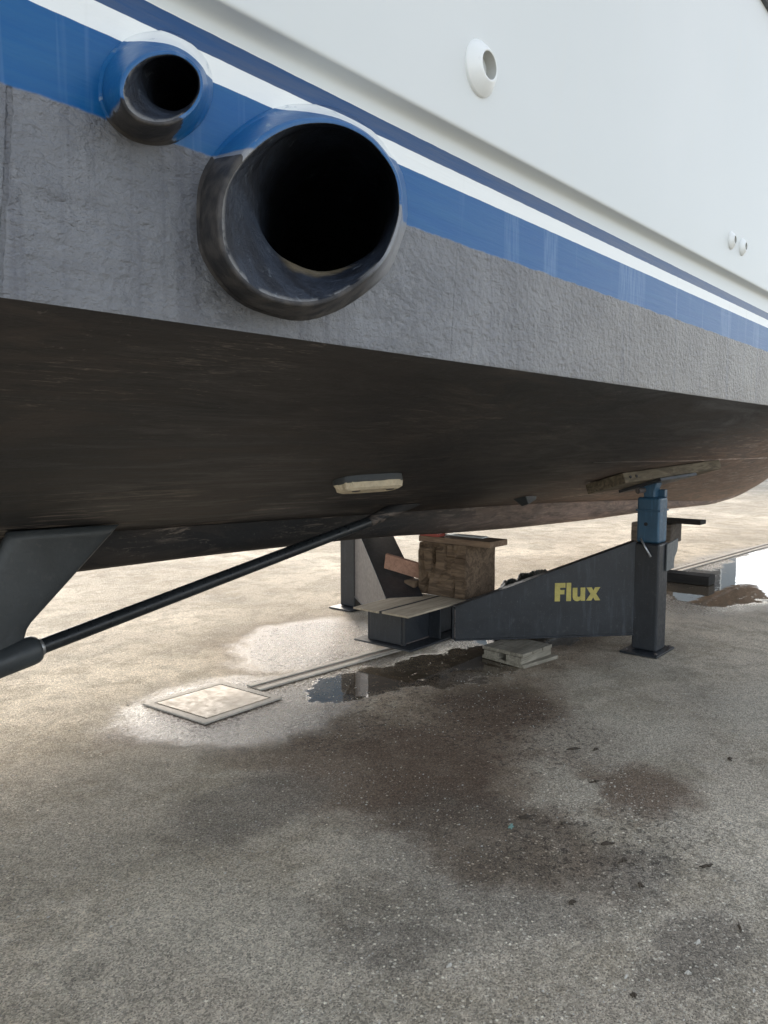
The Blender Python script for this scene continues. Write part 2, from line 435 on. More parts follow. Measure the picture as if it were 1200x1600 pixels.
M['bwall2'] = paint('slate_blue_cladding', (.15, .23, .31), .6, var=.1, scale=1, dirtamt=.08)
M['broof'] = paint('roof_sheet', (.25, .24, .23), .6, var=.2)
M['leaf'] = paint('dead_leaf', (.06, .045, .03), .8, var=.4, scale=30)
M['shard'] = paint('green_plastic_scrap', (.20, .38, .34), .3, var=.3, scale=30)
M['stone'] = paint('pale_pebble', (.52, .49, .43), .7, var=.3, scale=40)
M['paper'] = paint('white_scrap', (.75, .75, .72), .7, var=.1)

# ------------------------------------------------------------------ object helpers
TH = R(50.3123)
CT, ST = math.cos(TH), math.sin(TH)
ORG = {}
def place(o, loc, rz=TH):
    o.location = (CT * loc[0] - ST * loc[1], ST * loc[0] + CT * loc[1], loc[2])
    o.rotation_euler = (0, 0, rz)
    ORG[o.name] = Vector(loc)
def tag(o, label=None, cat=None, group=None, kind=None):
    for kk, v in (('label', label), ('category', cat), ('group', group), ('kind', kind)):
        if v: o[kk] = v
    return o
def thing(name, label, cat, loc, group=None):
    o = bpy.data.objects.new(name, None)
    COL.objects.link(o)
    o.empty_display_size = .1
    place(o, loc)
    return tag(o, label, cat, group)
def off(parent):
    p = Vector((0, 0, 0))
    q = parent
    while q is not None:
        if q.name in ORG: return ORG[q.name]
        q = q.parent
    return p
def mk(name, bm, mat, parent=None, loc=None, smooth=False, bevel=0.0, seg=2):
    """mesh given in boat-frame coordinates; local to its thing, or to loc when it is a thing itself"""
    o0 = off(parent) if parent else Vector(loc or (0, 0, 0))
    for v in bm.verts: v.co -= o0
    bmesh.ops.recalc_face_normals(bm, faces=bm.faces[:])
    me = bpy.data.meshes.new(name)
    bm.to_mesh(me); bm.free()
    mats = mat if isinstance(mat, (list, tuple)) else [mat]
    for m_ in mats: me.materials.append(m_)
    if smooth:
        for p in me.polygons: p.use_smooth = True
    o = bpy.data.objects.new(name, me)
    COL.objects.link(o)
    if parent: o.parent = parent
    else: place(o, o0)
    if bevel:
        b = o.modifiers.new('bevel', 'BEVEL'); b.width = bevel; b.segments = seg; b.limit_method = 'ANGLE'; b.angle_limit = R(35)
        b.harden_normals = False
    return o
def BM(): return bmesh.new()
def add_poly_prism(bm, pts, vec, mi=0):
    """closed prism from a polygon (list of Vectors) swept along vec"""
    vec = Vector(vec)
    a = [bm.verts.new(Vector(p)) for p in pts]
    b = [bm.verts.new(Vector(p) + vec) for p in pts]
    n = len(pts)
    fs = [bm.faces.new(a[::-1]), bm.faces.new(b)]
    for i in range(n):
        fs.append(bm.faces.new((a[i], a[(i + 1) % n], b[(i + 1) % n], b[i])))
    for f in fs: f.material_index = mi
    return bm
def add_box(bm, x0, x1, y0, y1, z0, z1):
    return add_poly_prism(bm, [(x0, y0, z0), (x1, y0, z0), (x1, y1, z0), (x0, y1, z0)], (0, 0, z1 - z0))
def box(*a): return add_box(BM(), *a)
def obox(c, X, Y, Z):
    """box centred at c with half axes X, Y, Z"""
    c, X, Y, Z = map(Vector, (c, X, Y, Z))
    return add_poly_prism(BM(), [c - X - Y - Z, c + X - Y - Z, c + X + Y - Z, c - X + Y - Z], 2 * Z)
def ring_loft(bm, rings, close_u=True, cap=(False, False), mi=0):
    vs = [[bm.verts.new(Vector(p)) for p in r] for r in rings]
    n = len(vs[0])
    for a, b in zip(vs, vs[1:]):
        for i in range(n if close_u else n - 1):
            f = bm.faces.new((a[i], a[(i + 1) % n], b[(i + 1) % n], b[i]))
            f.material_index = mi
    if cap[0]: bm.faces.new(vs[0][::-1]).material_index = mi
    if cap[1]: bm.faces.new(vs[-1]).material_index = mi
    return bm
def tube(bm, path, radii, seg=24, cap=True):
    path = [Vector(p) for p in path]
    rings = []
    for i, p in enumerate(path):
        d = (path[min(i + 1, len(path) - 1)] - path[max(i - 1, 0)]).normalized()
        a = d.cross(Vector((0, 0, 1)))
        if a.length < .05: a = d.cross(Vector((1, 0, 0)))
        a.normalize(); b = a.cross(d)
        r = radii[i] if isinstance(radii, (list, tuple)) else radii
        rings.append([p + (a * math.cos(t) + b * math.sin(t)) * r for t in (2 * math.pi * j / seg for j in range(seg))])
    return ring_loft(bm, rings, True, (cap, cap))
def lerp_tab(tab, x):
    if x <= tab[0][0]: return tab[0][1]
    for (a, va), (b, vb) in zip(tab, tab[1:]):
        if x <= b:
            t = (x - a) / (b - a)
            return va + (vb - va) * t
    return tab[-1][1]
def smooth_tab(tab, x):
    s = 0; ws = 0
    for i in range(-4, 5):
        g = math.exp(-(i / 2.0) ** 2)
        s += g * lerp_tab(tab, x + i * .12); ws += g
    return s / ws

# ================================================================== SETTING
g = BM()
L = 900
NX = 24
rings = [[(-L + 2 * L * i / NX, -L + 2 * L * j / NX, 0) for i in range(NX + 1)] for j in range(NX + 1)]
ring_loft(g, rings, close_u=False)
tag(mk('ground', g, M['ground']), kind='structure')

# ================================================================== YACHT
YC = 3.06
yacht = thing('motor_yacht', 'white hulled motor yacht with blue stripes and two exhausts propped over the yard', 'boat', (0, YC, 0))
XS = [-.9 + .18 * i for i in range(0, 29)] + [4.35 + .22 * i for i in range(0, 46)]
XEND = 14.25
XS = [x for x in XS if x < XEND] + [XEND]
ZK = [(-.9, .90), (1.0, .858), (2.3, .846), (3.55, .815), (4.3, .768), (5.2, .725), (6.5, .685), (8.3, .655), (10.2, .598), (11.3, .63), (12.0, .69), (12.6, .78), (13.1, .95), (13.6, 1.25), (14.0, 1.7), (14.25, 2.1)]
ZC = [(-.9, 1.06), (1.2, 1.036), (2.2, 1.008), (3.3, .975), (4.3, .948), (5.6, .905), (7.5, .82), (9.0, .72), (10.2, .645), (11.3, .665), (12.0, .72), (12.6, .81), (13.1, .98), (13.6, 1.28), (14.0, 1.72), (14.25, 2.12)]
def zk(x): return smooth_tab(ZK, x)
def zc(x): return max(smooth_tab(ZC, x), zk(x) + .02)
def hb(x):
    b = YC - .85
    if x <= 5: return b
    s = (x - 5) / (XEND - 5)
    return max(b * (1 - s ** 2.1), .012)
def zch(x):
    if x <= 4.5: return 1.552
    return 1.552 + .95 * ((x - 4.5) / (XEND - 4.5)) ** 2
def kt(x): return min(.11 if x < 8 else max(.11 - .02 * (x - 8), .01), hb(x) * .8)
def bottom_f(t, x):
    v = min(max((x - 6) / 7, 0), 1)
    return t - (.25 + .55 * v) * t * (1 - t)
def zbot(x, y):      # y measured from starboard reference frame (boat y)
    t = (YC - y - kt(x)) / (hb(x) - kt(x))
    t = min(max(t, 0), 1)
    return zc(x) + (zch(x) - zc(x)) * bottom_f(t, x)
def mirror_loft(sec, xs, cap=True):
    """sec(x) -> list of (half breadth, z) ; builds starboard and port shells"""
    bm = BM()
    for sgn in (-1, 1):
        ring_loft(bm, [[(x, YC + sgn * h, z) for h, z in sec(x)] for x in xs], close_u=False)
    return bm
NB = 26
def sec_bottom(x):
    k_, b = kt(x), hb(x)
    pts = []
    for i in range(NB + 1):
        t = i / NB
        pts.append((k_ + (b - k_) * t, zc(x) + (zch(x) - zc(x)) * bottom_f(t, x)))
    pts[-1] = (b - .004, zch(x) - .001)
    pts.append((b - .0005, zch(x) + .0015))
    return pts
mk('hull_bottom', mirror_loft(sec_bottom, XS), M['bottom'], yacht, smooth=True)
def sec_keel(x):
    k_ = kt(x); a, b = zc(x), zk(x)
    d = a - b
    return [(k_, a), (k_ + .001, a - .12 * d), (k_, a - .45 * d), (k_ * .93, a - .68 * d), (k_ * .7, a - .88 * d), (k_ * .38, a - .975 * d), (0, b)]
mk('keel', mirror_loft(sec_keel, XS), M['bottom'], yacht, smooth=True)
# a thin plank seam / spray strake running along the bottom forward
stk = BM()
rr = []
for x in [3.6 + .3 * i for i in range(0, 30)]:
    y = YC - kt(x) - (hb(x) - kt(x)) * .62
    z = zbot(x, y)
    h_ = .0035 * min(1, (x - 3.5) / 1.5)
    rr.append([(x, y - .012, z + .006), (x, y - .009, z - h_), (x, y + .009, z - h_ - .003), (x, y + .012, z - .001)])
ring_loft(stk, rr, False)
mk('spray_strake', stk, M['bottom'], yacht, smooth=False)
# side band with stripes
def kd(x): return .013 * max(min(x, 6) - .67, -1)
def sec_side(x):
    b, z0 = hb(x), zch(x)
    d = z0 - 1.552
    pts = [(b - .0005, z0 + .0015), (b + .0005, z0 + .005), (b, z0 + .014)]
    zt = 1.9335 + d
    for i in range(1, 9): pts.append((b, z0 + .014 + (zt - z0 - .014) * i / 8))
    return pts
def side_bm():
    bm = BM()
    ring_loft(bm, [[(x, YC + h, z) for h, z in sec_side(x)] for x in XS], close_u=False)
    cuts = [x for x in XS if x < .36] + [.36 + .008 * i for i in range(99)] + [x for x in XS if x > 1.16]
    def fine(x):
        p = sec_side(x)[:3]
        z0, zt = p[-1][1], sec_side(x)[-1][1]
        return p + [(hb(x), z0 + (zt - z0) * i / 50) for i in range(1, 51)]
    ring_loft(bm, [[(x, YC - h, z) for h, z in fine(x)] for x in cuts], close_u=False)
    kill = []
    for f in bm.faces:
        c = f.calc_center_median()
        if c.y > YC: continue
        for cx, cz, a, b, ph in ((.868, 1.752, .209, .129, .41), (.596, 1.842, .071, .044, .6)):
            dx, dz = c.x - cx, c.z - cz
            ex, ez = dx * math.cos(ph) + dz * math.sin(ph), -dx * math.sin(ph) + dz * math.cos(ph)
            if (ex / a) ** 2 + (ez / b) ** 2 < 1: kill.append(f); break
    bmesh.ops.delete(bm, geom=kill, context='FACES')
    return bm
mk('hull_side', side_bm(), M['side'], yacht, smooth=True)
def flare(x):
    s = max(x - 5, 0) / (XEND - 5)
    return .55 * s
ZS = 2.87
def sec_top(x):
    b = hb(x); d = zch(x) - 1.552; k_ = kd(x)
    pts = [(b, 1.9335 + d), (b, 1.9440 + d + k_ * .8), (b + .0008, 1.9480 + d + k_), (b + .004, 1.9518 + d + k_), (b + .010, 1.9545 + d + k_), (b + .022, 1.9572 + d + k_), (b + .027, 1.9577 + d + k_),
           (b + .0295, 1.9584 + d + k_), (b + .0310, 1.9602 + d + k_), (b + .0318, 1.9630 + d + k_), (b + .0322, 1.9665 + d + k_), (b + .0325, 1.971 + d + k_), (b + .0329, 1.978 + d + k_), (b + .0334, 1.987 + d + k_), (b + .0345, 2.0 + d + k_)]
    f = flare(x)
    zt = ZS + d * .6
    z0 = 2.0 + d + k_
    for i in range(1, 13):
        t = i / 12
        pts.append((b + .0345 + (.052 + f) * (t ** 1.15), z0 + (zt - z0) * t))
    return pts
mk('topside', mirror_loft(sec_top, XS), M['gel'], yacht, smooth=True)
def sec_rail(x):
    h, z = sec_top(x)[-1]
    return [(h, z), (h + .012, z + .001), (h + .02, z + .010), (h + .02, z + .045), (h + .010, z + .055), (h - .03, z + .055), (h - .04, z + .02)]
mk('rub_rail', mirror_loft(sec_rail, XS), M['strut'], yacht, smooth=False)
# transom and deck
def full_profile(x):
    p = [(0, zk(x))] + sec_keel(x)[::-1][1:] + sec_bottom(x)[1:] + sec_side(x)[1:] + sec_top(x)[1:]
    return p
tr = BM()
pf = full_profile(XS[0])
loop = [(XS[0], YC - h, z) for h, z in pf] + [(XS[0], YC + h, z) for h, z in pf[::-1][:-1]]
tr.faces.new([tr.verts.new(Vector(p)) for p in loop])
mk('transom', tr, M['gel'], yacht)
dk = BM()
ring_loft(dk, [[(x, YC - (sec_top(x)[-1][0] - .03), sec_top(x)[-1][1] + .03), (x, YC, sec_top(x)[-1][1] + .07), (x, YC + (sec_top(x)[-1][0] - .03), sec_top(x)[-1][1] + .03)] for x in XS], False)
mk('deck', dk, M['white_fit'], yacht, smooth=True)
cb = BM()
add_poly_prism(cb, [(1.8, YC - 1.55, 2.85), (9.2, YC - 1.45, 3.0), (8.0, YC - 1.35, 4.25), (2.0, YC - 1.4, 4.25)], (0, 2.9, 0))
mk('cabin', cb, M['gel'], yacht, bevel=.08)
for i in range(4):
    x0 = 2.3 + i * 1.45
    wb = BM()
    add_poly_prism(wb, [(x0, YC - 1.56, 3.35), (x0 + 1.2, YC - 1.53, 3.38), (x0 + 1.1, YC - 1.50, 3.95), (x0 + .1, YC - 1.52, 3.95)], (0, .1, 0))
    mk('window', wb, M['glass'], yacht, bevel=.03)

# exhausts: raked collar, rim and sooty liner
def ell_ring(c, a, b, phi, y, n=72, jit=0.0, seed=0):
    out = []
    for i in range(n):
        t = 2 * math.pi * i / n
        j = 1 + (jit * mn.noise(Vector((math.cos(t) * 2.2 + seed, math.sin(t) * 2.2, seed * 1.7))) if jit else 0)
        ex, ez = a * math.cos(t) * j, b * math.sin(t) * j
        out.append((c[0] + ex * math.cos(phi) - ez * math.sin(phi), y, c[1] + ex * math.sin(phi) + ez * math.cos(phi)))
    return out
def mix_e(A, B_, t): return tuple(p + (q - p) * t for p, q in zip(A, B_))
def exhaust(base, open_, rimw, inner, depth, seed):
    # base/open_: (cx, cz, a, b, phi, y)
    E_ = lambda e, y=None, sc_=0.0, j=.02: ell_ring((e[0], e[1]), e[2] + sc_, e[3] + sc_, e[4], e[5] if y is None else y, jit=j, seed=seed)
    bm = BM()
    rings = [E_(base, base[5] + .02, 0, .035), E_(base, base[5] - .001, .0015, .035), E_(base, base[5] - .0060, .001, .035), E_(base, base[5] - .0080, -.0015, .035)]
    for t in (.22, .4, .6, .8, .93): rings.append(E_(mix_e(base, open_, t)))
    rings.append(E_(open_, None, .0))
    rings.append(E_(open_, open_[5] - .0022, -rimw * .4))
    rings.append(E_(open_, open_[5] - .0005, -rimw))
    ring_loft(bm, rings)
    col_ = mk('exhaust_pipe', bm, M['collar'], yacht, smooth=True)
    lm = BM()
    mouth = (open_[0], open_[1], open_[2] - rimw, open_[3] - rimw, open_[4], open_[5])
    rings = [E_(mix_e(mouth, inner, t), None, -.003 * math.sin(math.pi * t), .03) for t in (0, .12, .3, .5, .7, .88, 1.0)]
    for dy in (.01, .03, .08, .18, depth):        # the pipe runs on inboard and forward
        rings.append(E_((inner[0] + dy * 1.0, inner[1] + dy * .12, inner[2] - min(dy, .03) * .1, inner[3] - min(dy, .03) * .1, inner[4], inner[5] + dy), None, 0, .03))
    ring_loft(lm, rings, cap=(False, True))
    mk('pipe_lining', lm, M['soot'], col_, smooth=True)
    return col_
PH1, PH2 = math.atan2(.445, .895), math.atan2(.412, .911)
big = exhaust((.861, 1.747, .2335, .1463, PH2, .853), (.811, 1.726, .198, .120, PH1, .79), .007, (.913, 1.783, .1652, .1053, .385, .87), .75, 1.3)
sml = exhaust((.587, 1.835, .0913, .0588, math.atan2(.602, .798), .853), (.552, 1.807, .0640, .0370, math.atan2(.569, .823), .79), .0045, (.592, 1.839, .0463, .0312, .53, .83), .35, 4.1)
# small fittings
def round_fitting(cx, cz, y, r, ri, h, name='through_hull_fitting'):
    bm = BM()
    def ring(rad, yy): return [(cx + rad * math.cos(t), yy, cz + rad * math.sin(t)) for t in (2 * math.pi * i / 40 for i in range(40))]
    ring_loft(bm, [ring(r, y + .004), ring(r, y - .002), ring(r * .97, y - .004), ring(r * .80, y - h * .55), ring(ri * 1.18, y - h * .93), ring(ri * 1.05, y - h), ring(ri, y - h * .93)])
    o = mk(name, bm, M['white_fit'], yacht, smooth=True)
    b2 = BM()
    ring_loft(b2, [ring(ri, y - h * .93), ring(ri * .94, y - h * .4), ring(ri * .9, y + .012), ring(ri * .88, y + .03)], cap=(False, True))
    mk('fitting_bore', b2, M['bore'], o, smooth=True)
def ytop(x, z):
    p = sec_top(x)
    for (h0, z0), (h1, z1) in zip(p, p[1:]):
        if z0 <= z <= z1 and z1 > z0: return YC - (h0 + (h1 - h0) * (z - z0) / (z1 - z0))
    return YC - p[-1][0]
round_fitting(1.256, 2.085, ytop(1.256, 2.085), .049, .024, .022)
round_fitting(2.84, 2.086, ytop(2.84, 2.086), .030, .013, .016)
round_fitting(2.972, 2.089, ytop(2.972, 2.089), .030, .013, .016)

# sacrificial anode on the bottom
def on_bottom(x, y, drop=0.0): return Vector((x, y, zbot(x, y) - drop))
def anode():
    x, y = 2.085, 1.805
    Xd = Vector((1, -.10, 0)).normalized()
    p0 = on_bottom(x, y)
    dz = (zbot(x, y - .05) - zbot(x, y + .05)) / -.10
    Yd = Vector((.10, 1, dz)).normalized()
    Zd = Xd.cross(Yd).normalized()
    if Zd.z > 0: Zd = -Zd
    def outline(l, w_, hh, jit):
        out = []
        for i in range(48):
            t = 2 * math.pi * i / 48
            c_, s_ = math.cos(t), math.sin(t)
            ex = l * (abs(c_) ** .45) * (1 if c_ >= 0 else -1)
            ey = w_ * (abs(s_) ** .7) * (1 if s_ >= 0 else -1)
            q = 1 + jit * mn.noise(Vector((c_ * 3, s_ * 3, hh * 40)))
            out.append(p0 + Xd * ex * q + Yd * ey * q + Zd * hh)
        return out
    bm = BM()
    ring_loft(bm, [outline(.150, .055, -.005, 0), outline(.150, .055, .018, 0), outline(.147, .052, .024, .04)], cap=(False, True))
    a = mk('zinc_anode', bm, M['strut'], yacht, smooth=False)
    b2 = BM()
    ring_loft(b2, [outline(.147, .052, .022, .09), outline(.143, .047, .043, .06), outline(.128, .036, .050, .08)], cap=(False, True))
    mk('bare_zinc_face', b2, M['zinc'], a, smooth=False)
    for sx in (-.08, .088):
        b3 = BM()
        c0 = p0 + Xd * sx + Zd * .0505 - Yd * .012
        ring_loft(b3, [[c0 + (Xd * math.cos(t) * 1.7 + Yd * math.sin(t)) * .011 - Zd * k2 for t in (2 * math.pi * i / 16 for i in range(16))] for k2 in (.006, -.001)], cap=(True, True))
        mk('bolt_hole', b3, M['black'], a)
anode()
# small wedge transducer
wd = BM()
p = on_bottom(4.62, 2.58)
for q in ((-.09, .045, 0), (-.09, -.045, .012), (.09, -.03, .01), (.09, .03, 0)): pass
a1 = [wd.verts.new(p + Vector(q)) for q in ((-.10, .05, -.005), (-.10, -.05, .02), (.09, -.035, .02), (.09, .035, -.005))]
b1 = [wd.verts.new(p + Vector(q)) for q in ((-.02, .02, -.062), (-.02, -.03, -.045), (.085, -.03, -.02), (.085, .02, -.03))]
wd.faces.new(a1); wd.faces.new(b1[::-1])
for i in range(4): wd.faces.new((a1[i], a1[(i + 1) % 4], b1[(i + 1) % 4], b1[i]))
mk('transducer', wd, M['strut'], yacht, bevel=.004)
# propeller shaft, strut and propeller
YS = 2.60
S0, S1 = Vector((1.232, YS, .682)), Vector((3.054, YS, .992))
sd_ = (S1 - S0).normalized()
sh = BM()
tube(sh, [S0 - sd_ * .75, S0, S0 + (S1 - S0) * .8, S1 - sd_ * .02, S1 + sd_ * .1], [.0275, .0275, .0275, .0272, .02], 28)
mk('propeller_shaft', sh, M['dkmetal'], yacht, smooth=True)
stb = BM()      # tapered stern tube boss where the shaft leaves the hull
tube(stb, [S1 - sd_ * .07, S1 - sd_ * .04, S1 + sd_ * .08 + Vector((0, 0, .008)), S1 + sd_ * .3 + Vector((0, 0, .02)), S1 + sd_ * .7 + Vector((0, .02, .03))], [.026, .0285, .033, .037, .035], 28)
mk('stern_tube', stb, M['bottom'], yacht, smooth=True)
st_ = BM()
top0, top1 = (1.13, 1.10), (1.575, 1.09)
prof = [(1.13, 1.10), (1.10, .98), (1.055, .84), (1.01, .70), (1.0, .655), (1.165, .68), (1.196, .725), (1.202, .745), (1.222, .775), (1.38, .915), (1.50, 1.025), (1.575, 1.09)]
nseg = 14
rings = []
aft = [(1.155, 1.10), (1.09, .97), (1.02, .82), (.985, .66)]
fwd = [(1.575, 1.09), (1.38, .915), (1.215, .768), (1.190, .70)]
for i in range(nseg + 1):
    s = i / nseg
    def ip(tab):
        q = s * (len(tab) - 1); j = min(int(q), len(tab) - 2); f = q - j
        return Vector((tab[j][0] + (tab[j + 1][0] - tab[j][0]) * f, 0, tab[j][1] + (tab[j + 1][1] - tab[j][1]) * f))
    A_, F_ = ip(aft), ip(fwd)
    c_, hl = (A_ + F_) / 2, (F_ - A_) / 2
    th_ = .020 + .012 * (1 - s) ** 6
    rr = []
    for j in range(24):
        t = 2 * math.pi * j / 24
        pxy = c_ + hl * math.cos(t)
        rr.append((pxy.x, YS + th_ * math.sin(t) * (1 - .35 * math.cos(t)), pxy.z))
    rings.append(rr)
ring_loft(st_, rings, cap=(True, True))
strut = mk('shaft_strut', st_, M['strut'], yacht, smooth=True)
br = BM()
B0 = S0 + sd_ * .012
tube(br, [B0 + sd_ * .004, B0, B0 - sd_ * .012, B0 - sd_ * .03, B0 - sd_ * .33, B0 - sd_ * .345], [.034, .044, .0495, .051, .051, .044], 36)
mk('shaft_bearing', br, M['strut'], strut, smooth=True)
gr = BM()
tube(gr, [B0 + sd_ * .016, B0 + sd_ * .002], [.0305, .0305], 28)
mk('bearing_seal', gr, M['galv'], strut, smooth=True)
hubc = S0 - sd_ * .50
pr = BM()
tube(pr, [hubc + sd_ * .10, hubc + sd_ * .08, hubc, hubc - sd_ * .12, hubc - sd_ * .16], [.04, .062, .065, .045, .01], 28)
prop = mk('propeller', pr, M['galv'], yacht, smooth=True)
pa = sd_.cross(Vector((0, 0, 1))).normalized(); pb = pa.cross(sd_)
for kx in range(4):
    bl_ = BM(); rows = []
    for i in range(9):
        r_ = .05 + .23 * i / 8
        wdt = .10 * math.sin(math.pi * (.18 + .78 * i / 8)) ** .7
        pitch = R(60 - 34 * i / 8)
        row = []
        for j in range(7):
            q = (j / 6 - .5) * 2
            ang = kx * math.pi / 2 + .4
            rad = pa * math.cos(ang) + pb * math.sin(ang)
            tan = -pa * math.sin(ang) + pb * math.cos(ang)
            row.append(hubc - sd_ * .02 + rad * r_ + (tan * math.cos(pitch) + sd_ * math.sin(pitch)) * wdt * q)
        rows.append(row)
    ring_loft(bl_, rows, False)
    bo = mk('propeller_blade', bl_, M['galv'], prop, smooth=True)
    so = bo.modifiers.new('thick', 'SOLIDIFY'); so.thickness = .008

# ================================================================== BOAT STAND
stand = thing('boat_stand', 'charcoal steel boat stand with yellow lettering and blue jack under the hull', 'boat stand', (4.3, 3.08, 0))
WT = 3.085
# centre box, end plates, flange, web
cbm = box(3.74, 4.75, 2.96, 3.22, .112, .318)
mk('centre_beam', cbm, M['steel'], stand, bevel=.004)
mk('bottom_flange', box(3.69, 4.75, 2.85, 3.32, .098, .110), M['steel'], stand, bevel=.002)
mk('beam_rib', box(3.745, 3.757, 2.935, 2.958, .112, .318), M['steel'], stand)
mk('beam_rib', box(4.03, 4.042, 2.87, 2.958, .112, .318), M['steel'], stand)
mk('beam_rib', box(3.745, 3.757, 3.222, 3.245, .112, .318), M['steel'], stand)
mk('top_board', box(3.655, 4.30, 2.842, 3.052, .320, .333), M['plywood'], stand, bevel=.0015)
mk('top_board', box(3.645, 4.29, 3.070, 3.285, .320, .3325), M['plywood'], stand, bevel=.0015)
mk('board_joint', box(3.652, 4.285, 3.0525, 3.0695, .321, .3345), M['black'], stand)
def side_wing(P0, P1, z0, zt0, zt1, depth, side):
    """hollow tapering arm from the centre beam to a post; P0/P1 plan points of its aft plate"""
    P0, P1 = Vector((P0[0], P0[1], 0)), Vector((P1[0], P1[1], 0))
    d = (P1 - P0).normalized()
    nrm = Vector((-d.y, d.x, 0))
    if nrm.x < 0: nrm = -nrm
    bm = BM()
    add_poly_prism(bm, [P0 + Vector((0, 0, z0)), P1 + Vector((0, 0, z0)), P1 + Vector((0, 0, zt1)), P0 + Vector((0, 0, zt0))], nrm * .010)
    a = mk('side_arm', bm, M['steel'] if side < 0 else M['steel_light'], stand, bevel=.0015)  # port arm takes the steel with bounce light in its colour
    bm = BM()
    add_poly_prism(bm, [P0 + nrm * depth + Vector((0, 0, z0)), P1 + nrm * depth + Vector((0, 0, z0)), P1 + nrm * depth + Vector((0, 0, zt1)), P0 + nrm * depth + Vector((0, 0, zt0))], nrm * -.010)
    mk('arm_plate', bm, M['steel'], a, bevel=.0015)
    e = nrm * -.004
    bm = BM()
    add_poly_prism(bm, [P0 + e + Vector((0, 0, zt0 + .001)), P1 + e + Vector((0, 0, zt1 + .001)), P1 + e + Vector((0, 0, zt1 + .010)), P0 + e + Vector((0, 0, zt0 + .010))], nrm * (depth + .008))
    mk('top_flange', bm, M['steel'], a, bevel=.0015)
    bm = BM()
    add_poly_prism(bm, [P0 + e + Vector((0, 0, z0 - .011)), P1 + e + Vector((0, 0, z0 - .011)), P1 + e + Vector((0, 0, z0 - .001)), P0 + e + Vector((0, 0, z0 - .001))], nrm * (depth + .012))
    mk('arm_flange', bm, M['steel'], a, bevel=.0015)
    bm = BM()
    P0o = P0 - d * .006
    add_poly_prism(bm, [P0o + Vector((0, 0, z0)), P0o + nrm * depth + Vector((0, 0, z0)), P0o + nrm * depth + Vector((0, 0, zt0)), P0o + Vector((0, 0, zt0))], d * -.010)
    mk('end_plate', bm, M['steel'], a)
    return a, P0, P1, d, nrm
wr, P0, P1, wdv, wnr = side_wing((4.065, 2.775), (4.955, 1.938), .118, .325, .735, .05, -1)
wl, Q0, Q1, _, _ = side_wing((4.00, 3.30), (4.70, 4.215), .118, .325, .735, .26, 1)
# lettering, painted letters cut as outlines standing 1 mm proud
LET = {
 'F': [[(0, 0), (0, 1), (.60, 1), (.60, .74), (.30, .74), (.30, .62), (.55, .62), (.55, .38), (.30, .38), (.30, 0)]],
 'l': [[(0, 0), (0, 1), (.27, 1), (.27, 0)]],
 'u': [[(0, .72), (.27, .72), (.27, .30), (.30, .235), (.36, .215), (.42, .235), (.45, .30), (.45, .72), (.72, .72), (.72, 0), (.47, 0), (.47, .07), (.40, .01), (.28, -.015), (.14, .01), (.04, .09), (0, .22)]],
 'x': [[(0, 0), (.25, .37), (.01, .72), (.31, .72), (.41, .55), (.51, .72), (.80, .72), (.57, .37), (.82, 0), (.51, 0), (.41, .18), (.30, 0)]],
}
def lettering(P, d, nrm, start, z, h):
    bm = BM(); xx = start
    for ch, adv in (('F', .66), ('l', .36), ('u', .78), ('x', .84)):
        for poly in LET[ch]:
            pts = [P + d * (xx + a_ * h * .98) + Vector((0, 0, z + b_ * h)) + nrm * -.0003 for a_, b_ in poly]
            vs = [bm.verts.new(q) for q in pts]
            f = bm.faces.new(vs)
            r = bmesh.ops.extrude_face_region(bm, geom=[f])
            for v in [e for e in r['geom'] if isinstance(e, bmesh.types.BMVert)]: v.co += nrm * -.001
        xx += adv * h * .98
    bmesh.ops.triangulate(bm, faces=bm.faces[:])
    return bm
mk('lettering', lettering(P0, wdv, wnr, .668, .352, .122), M['yellow'], wr)
